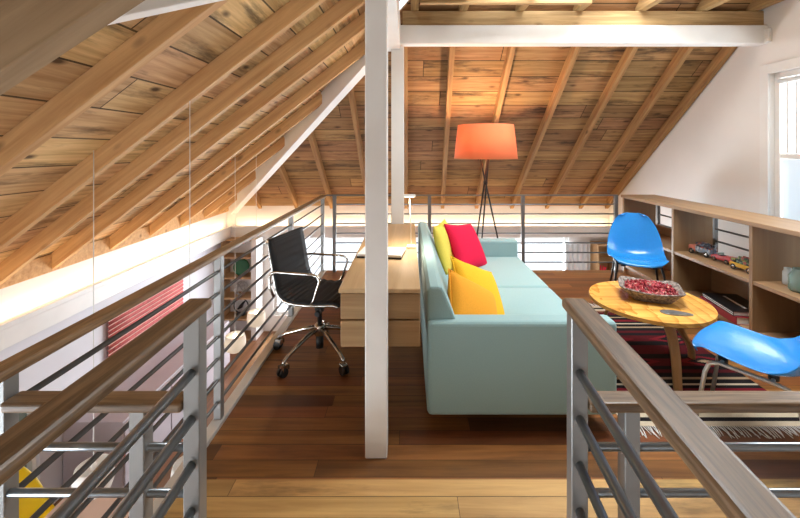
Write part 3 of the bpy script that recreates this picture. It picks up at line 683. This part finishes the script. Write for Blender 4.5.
wheels(v, 0.20, 0.08, 0.022)

def book(label, loc, rz, w_, l_, h_, mat, stripes=False):
    t = thing('book', label, 'book', loc, rz)
    MB().box(-w_/2, w_/2, -l_/2, l_/2, 0, 0.003).box(-w_/2, w_/2, -l_/2, l_/2, h_-0.003, h_).box(-w_/2, -w_/2+0.004, -l_/2, l_/2, 0, h_).build('cover', mat, t)
    MB().box(-w_/2+0.004, w_/2-0.006, -l_/2+0.005, l_/2-0.005, 0.003, h_-0.003).build('pages', 'paper', t)
    return t
book('thick dark red book at the bottom of the shelf stack', (2.605, 3.18, 0.10), R(-6), 0.28, 0.44, 0.055, 'book_red')
bk = book('black book with pale cover lettering lying on the red book', (2.60, 3.18, 0.155), R(-9), 0.26, 0.40, 0.034, 'book_black')
mb = MB()
x = -0.13
random.seed(3)
yy = -0.13
while yy < 0.13:
    l_ = random.choice((0.008, 0.011, 0.014)); mb.box(-0.012, 0.010, yy, yy+l_, 0.034, 0.0344); yy += l_+0.004
mb.build('lettering', 'paper', bk)
MB().box(-0.1305, -0.1300, -0.198, 0.198, 0.007, 0.013).box(-0.1305, -0.1300, -0.198, 0.198, 0.021, 0.026).build('spine_stripe', 'paper', bk)

t = thing('jar', 'small pale glass jar left of the green glass jar', 'jar', (2.645, 2.785, sz))
MB().lathe([(0, 0.0), (0.028, 0.0), (0.03, 0.01), (0.03, 0.085), (0.022, 0.10), (0.022, 0.115), (0.018, 0.115), (0.018, 0.1), (0.026, 0.083), (0.026, 0.01), (0, 0.006)], 20).build('vessel', 'frost', t)
t = thing('jar', 'wide green tinted glass jar at the right edge of the shelf', 'jar', (2.60, 2.64, sz))
MB().lathe([(0, 0.0), (0.06, 0.0), (0.068, 0.012), (0.068, 0.10), (0.05, 0.13), (0.048, 0.15), (0.043, 0.15), (0.045, 0.128), (0.062, 0.098), (0.062, 0.014), (0, 0.008)], 28).build('vessel', 'jarglass', t)

# ------------------------------------------------------------------ rug
RL = 1.55
rg = thing('rug', 'dark striped kilim rug with pale fringes under the table', 'rug', (1.10, 2.02, 0))
MB().box(0, 0.98, 0, RL, 0.0, 0.006).build('weave', rug_mat(RL), rg)
random.seed(11)
for y0, sg in ((0, -1), (RL, 1)):
    mb = MB(); k = 0.006
    while k < 0.975:
        a = random.uniform(-0.02, 0.02); l_ = random.uniform(0.055, 0.085)
        mb.tube([(k, y0, 0.005), (k+a*0.4, y0+sg*l_*0.5, 0.006), (k+a, y0+sg*l_, 0.003)], 0.0022, 5); k += 0.0115
    mb.build('fringe', 'paper', rg)

# ------------------------------------------------------------------ table
TZ = 0.44
tb = thing('coffee_table', 'oval honey coloured plywood coffee table on the rug', 'table', (1.545, 2.57, 0.006))
mb = MB(); el = [(0.345*math.cos(2*PI*k/64), 0.365*math.sin(2*PI*k/64)) for k in range(64)]
mb.prism(el, TZ-0.028, TZ-0.006, 0.006).build('tabletop', 'table_top', tb)
for ang, ro in ((-92, 0.30), (17, 0.37), (140, 0.34)):
    a = R(ang); d = Vector((math.cos(a), math.sin(a), 0)); sd = Vector((-d.y, d.x, 0))
    path = [(0.04, TZ-0.036), (0.14, TZ-0.04), (0.20, TZ-0.07), (0.245, TZ-0.14), (0.275, 0.2), (ro-0.01, 0.08), (ro, 0.0)]
    mb = MB()
    def fn(p, q, path=path, d=d, sd=sd):
        r_, z = cat(path, p); wd = 0.032*(1-0.35*p)
        return d*r_+sd*((q*2-1)*wd)+Vector((0, 0, max(z, 0.0)))
    o = mb.grid(fn, 24, 2).build('leg', 'table_leg', tb); mod(o, 'SOLIDIFY', thickness=0.016, offset=0)
top = TZ+0.0
bs = thing('basket', 'square woven basket of dried red petals on the coffee table', 'basket', (1.575, 2.60, top), R(-24))
def bk_(a, b_):
    # rounded-square bowl: angle, height
    th = a*2*PI; c_, s2 = math.cos(th), math.sin(th); k = (abs(c_)**5+abs(s2)**5)**(-1/5)
    prof = [(0.0, 0.004), (0.085, 0.0), (0.105, 0.012), (0.135, 0.045), (0.165, 0.072)]
    r_, z = cat(prof, b_); cor = max(0, k-1.0)*b_*b_*0.06
    return Vector((c_*k*r_*1.08, s2*k*r_*0.9, z+cor))
mb = MB(); mb.grid(bk_, 48, 12); bmesh.ops.remove_doubles(mb.bm, verts=mb.bm.verts[:], dist=0.0004)
o = mb.build('bowl', 'basket', bs); mod(o, 'SOLIDIFY', thickness=0.007, offset=1)
mb = MB(); random.seed(5)
for k in range(520):
    th = random.uniform(0, 2*PI); q = math.sqrt(random.random()); c_, s2 = math.cos(th), math.sin(th); kk = (abs(c_)**5+abs(s2)**5)**(-1/5)
    r_ = q*0.135*kk
    p = Vector((c_*r_*1.05, s2*r_*0.88, 0.055+0.035*(1-q*q)+random.uniform(-0.01, 0.008)))
    rm = Matrix.Translation(p) @ Euler((random.uniform(0, 6), random.uniform(0, 6), random.uniform(0, 6))).to_matrix().to_4x4()
    a_, b2 = random.uniform(0.007, 0.013), random.uniform(0.004, 0.008)
    mb.box(-a_, a_, -b2, b2, -0.0015, 0.0015, mat=rm)
def fill(a, b_):
    th = a*2*PI; c_, s2 = math.cos(th), math.sin(th); k = (abs(c_)**5+abs(s2)**5)**(-1/5)
    return Vector((c_*k*b_*0.138*1.05, s2*k*b_*0.138*0.88, 0.05+0.035*(1-b_*b_)))
mb.grid(fill, 32, 6)
o = mb.build('petals', 'petal', bs); o['kind'] = 'stuff'; o['label'] = 'heap of dried red petals'
mb = MB(); lf = []
for k in range(28):
    q = 2*PI*k/28; lf.append((0.085*math.cos(q), 0.034*math.sin(q)*(1-0.35*math.cos(q))))
mb.prism(lf, 0, 0.007, 0.003)
tag(mb.build('leaf_tray', 'pewter', loc=(1.575, 2.345, top), rot=(0, 0, R(-18))), 'flat grey leaf shaped tray on the coffee table before the basket', 'tray')

# ------------------------------------------------------------------ blue shell chairs
def shell_fn(a, b_):
    u = a*2-1
    P = [(0.238, 0.408), (0.226, 0.427), (0.16, 0.438), (0.03, 0.418), (-0.10, 0.400), (-0.175, 0.415), (-0.215, 0.47), (-0.242, 0.56), (-0.27, 0.68), (-0.29, 0.775), (-0.295, 0.79)]
    W = [(0.16,), (0.185,), (0.215,), (0.232,), (0.234,), (0.232,), (0.228,), (0.216,), (0.182,), (0.128,), (0.092,)]
    x, z = cat(P, b_); hw = cat(W, b_)[0]
    # rounded front lip and top
    lip = 0.045*abs(u)**3 if b_ < 0.3 else 0
    x -= lip*(1-b_/0.3) if b_ < 0.3 else 0
    if b_ > 0.7:
        k = (b_-0.7)/0.3; z -= 0.03*k*abs(u)**3
    seat = max(0.0, 1-b_/0.5); back = max(0.0, (b_-0.42)/0.58); mid = max(0, 1-abs(b_-0.48)/0.34)
    z += 0.022*abs(u)**2.6*(min(1, b_/0.18))*(1-back) + 0.02*mid*u*u
    x += 0.07*abs(u)**2.4*mid + 0.035*abs(u)**2.2*back
    return Vector((x, u*hw, z))
def shell_chair(loc, rz, label, leg_mat):
    t = thing('shell_chair', label, 'chair', loc, rz)
    s = MB().grid(shell_fn, 20, 40).build('shell', 'blue', t); mod(s, 'SOLIDIFY', thickness=0.007, offset=-1); mod(s, 'SUBSURF', levels=1, render_levels=1)
    for sg in (-1, 1):
        y = sg*0.17; yf = sg*0.215
        MB().tube([(0.205, yf, 0.0), (0.16, y+sg*0.01, 0.33), (0.145, y, 0.372), (0.11, y, 0.388), (-0.08, y, 0.375), (-0.13, y, 0.365), (-0.16, y, 0.335), (-0.225, yf, 0.0)], 0.0095).build('leg_frame', leg_mat, t)
    MB().tube([(0.10, -0.17, 0.388), (0.10, 0.17, 0.388)], 0.008).tube([(-0.08, -0.17, 0.375), (-0.08, 0.17, 0.375)], 0.008).build('cross_bar', leg_mat, t)
    for x in (0.10, -0.08):
        for y in (-0.12, 0.12): MB().lathe([(0, 0.37), (0.02, 0.37), (0.02, 0.402 if x > 0 else 0.398), (0, 0.404 if x > 0 else 0.399)], 12, (x, y, 0)).build('mount', 'rubber', t)
    return t
shell_chair((2.05, 3.58, 0.006), math.atan2(-1.0, -0.42), 'blue moulded shell chair facing the camera between table and bookcase', 'black_metal')
shell_chair((1.665, 1.925, 0.006), R(133), 'blue moulded shell chair seen from the side at the right edge', 'satin')

# ------------------------------------------------------------------ lower room
nb = thing('wall_shelf', 'plywood shelf unit in the far left corner holding three ornaments', 'shelf', (-2.85, EY-0.26, LOW))
H = -LOW+0.0
MB().box(0, 0.02, 0, 0.30, 0, H+0.03).build('side_panel', 'shelf_x', nb); MB().box(0.46, 0.54, 0, 0.30, 0, H+0.03).build('side_panel', 'white_paint', nb)
MB().box(0.02, 0.46, 0.285, 0.30, 0, H+0.03).build('back_panel', 'white_paint', nb)
for z in (0.0, 0.30, 0.62, 0.93, 1.24, 1.51): MB().box(0.02, 0.46, 0.0, 0.285, z, z+0.025).build('shelf', 'shelf_x', nb)
def sh(z): return LOW+z+0.025
t = thing('plate', 'green round ceramic piece on the upper corner shelf', 'plate', (-2.58, EY-0.12, sh(0.93)))
m = Matrix.Translation((0, 0, 0.125)) @ Matrix.Rotation(R(78), 4, 'X')
mb = MB().lathe([(0, 0), (0.08, 0.005), (0.125, 0.03), (0.125, 0.036), (0.08, 0.014), (0, 0.01)], 28)
for v_ in mb.bm.verts: v_.co = m @ v_.co
mb.build('dish', 'green', t); MB().box(-0.05, 0.05, -0.04, 0.02, 0, 0.02).build('stand', 'black_metal', t)
t = thing('ornament', 'grey wire ball ornament on the middle corner shelf', 'ornament', (-2.60, EY-0.12, sh(0.62)))
for k in range(6):
    ax = Euler((k*0.55, k*0.9, k*1.3)).to_matrix()
    MB().tube([ax @ Vector((0.10*math.cos(2*PI*i/28), 0.10*math.sin(2*PI*i/28), 0))+Vector((0, 0, 0.105)) for i in range(28)], 0.005, 6, closed=True).build('hoop', 'stone', t)
t = thing('ornament', 'black ring ornament on the lower corner shelf', 'ornament', (-2.60, EY-0.12, sh(0.30)))
MB().tube([(0.11*math.cos(2*PI*i/32), 0, 0.15+0.11*math.sin(2*PI*i/32)) for i in range(32)], 0.009, 8, closed=True).build('ring', 'black_metal', t)
MB().tube([(-0.05, 0, 0.10), (0.0, 0, 0.14), (0.03, 0, 0.19), (0.06, 0, 0.22)], [0.012, 0.03, 0.018, 0.012], 10).build('figure', 'black_metal', t); MB().box(-0.06, 0.06, -0.04, 0.04, 0, 0.045, 0.01).build('foot', 'black_metal', t)

rb = thing('wall_shelf', 'wooden cubby shelf in the far right corner holding the red hand', 'shelf', (2.90, EY-0.25, LOW))
MB().box(0, 0.02, 0, 0.28, 0, 1.45).build('side_panel', 'shelf_x', rb); MB().box(0.28, 0.30, 0, 0.28, 0, 1.45).build('side_panel', 'shelf_x', rb); MB().box(0.02, 0.28, 0.265, 0.28, 0, 1.45).build('back_panel', 'shelf_x', rb)
for z in (0.0, 0.55, 0.90, 1.18, 1.43): MB().box(0.02, 0.28, 0, 0.265, z, z+0.022).build('shelf', 'shelf_x', rb)
hb = MB(); hz = 0.0
hb.box(-0.05, 0.05, -0.018, 0.018, 0.0, 0.11, 0.012)
for i, (x, l_, a) in enumerate(((-0.042, 0.085, -0.22), (-0.014, 0.10, -0.06), (0.014, 0.095, 0.08), (0.04, 0.075, 0.25))):
    hb.tube([(x, 0, 0.095), (x+a*l_*0.5, 0, 0.095+l_*0.5), (x+a*l_, 0, 0.095+l_)], [0.013, 0.012, 0.008], 8)
hb.tube([(-0.04, 0, 0.03), (-0.075, 0, 0.075), (-0.09, 0, 0.11)], [0.015, 0.013, 0.009], 8)
tag(hb.build('hand_sculpture', 'hot_red', loc=(3.00, EY-0.16, LOW+0.922)), 'small bright red open hand sculpture on the far right shelf', 'sculpture')

bl = thing('window_blind', 'red pleated blind on the left wall of the lower room', 'blind', (WX, 3.83, -0.66))
def bfn(a, b_): return Vector((0.025+0.014*abs(math.sin(b_*PI*10)), a*1.27, b_*0.46))
o = MB().grid(bfn, 4, 120).build('pleats', 'blind', bl); mod(o, 'SOLIDIFY', thickness=0.004)
MB().box(0.004, 0.045, -0.01, 1.28, 0.455, 0.485, 0.004).build('head_rail', 'blind_pale', bl)
for k in range(10): MB().box(0.026, 0.032, 0.002, 1.268, 0.046*k-0.004, 0.046*k+0.004).build('pleat_cord', 'blind_pale', bl)

dt = thing('dining_table', 'pale pinkish table in the lower room at bottom left', 'table', (-1.73, 1.63, LOW))
MB().box(-0.40, 0.40, -0.85, 0.85, 0.72, 0.75, 0.005).build('tabletop', 'sandal', dt)
for sx in (-1, 1):
    for sy in (-1, 1): MB().box(sx*0.36-0.03, sx*0.36+0.03, sy*0.78-0.03, sy*0.78+0.03, 0, 0.72).build('leg', 'mauve', dt)
yc = thing('dining_chair', 'yellow shell chair in the lower room at bottom left', 'chair', (-2.42, 2.50, LOW), R(-20))
o = MB().grid(shell_fn, 16, 30).build('shell', 'yellow', yc); mod(o, 'SOLIDIFY', thickness=0.007, offset=-1)
for sx in (0.15, -0.12):
    for sy in (-0.15, 0.15): MB().tube([(sx*0.7, sy*0.6, 0.39), (sx*1.4, sy*1.35, 0)], 0.011).build('leg', 'oak_front', yc)
sb = thing('sideboard', 'mauve grey low cabinet under the red blind', 'cabinet', (WX+0.01, 3.35, LOW))
MB().box(0, 0.50, 0, 2.0, 0.06, 0.62, 0.004).build('body', 'mauve', sb); MB().box(0.04, 0.46, 0.04, 1.96, 0, 0.06).build('plinth', 'black_metal', sb)
for k in range(3): MB().box(0.50, 0.516, 0.01+0.665*k, 0.655+0.665*k, 0.08, 0.60, 0.003).build('door', 'mauve', sb)

# repeats share a group phrase
GROUPS = {'pillow': 'throw pillows on the sofa', 'guardrail': 'guardrails round the loft', 'toy vehicle': 'toy vehicles on the bookcase shelf',
          'book': 'books stacked at the bottom of the bookcase', 'jar': 'glass jars on the bookcase shelf', 'post': 'white posts', 'light strip': 'light strips on the eaves ledges'}
for o in bpy.data.objects:
    if o.parent is None and o.get('category') in GROUPS and 'group' not in o: o['group'] = GROUPS[o['category']]
    if o.parent is None and o.name.startswith('shell_chair'): o['group'] = 'blue shell chairs at the coffee table'
    if o.parent is None and o.name.startswith('hip_beam'): o['group'] = 'white slanted beams'
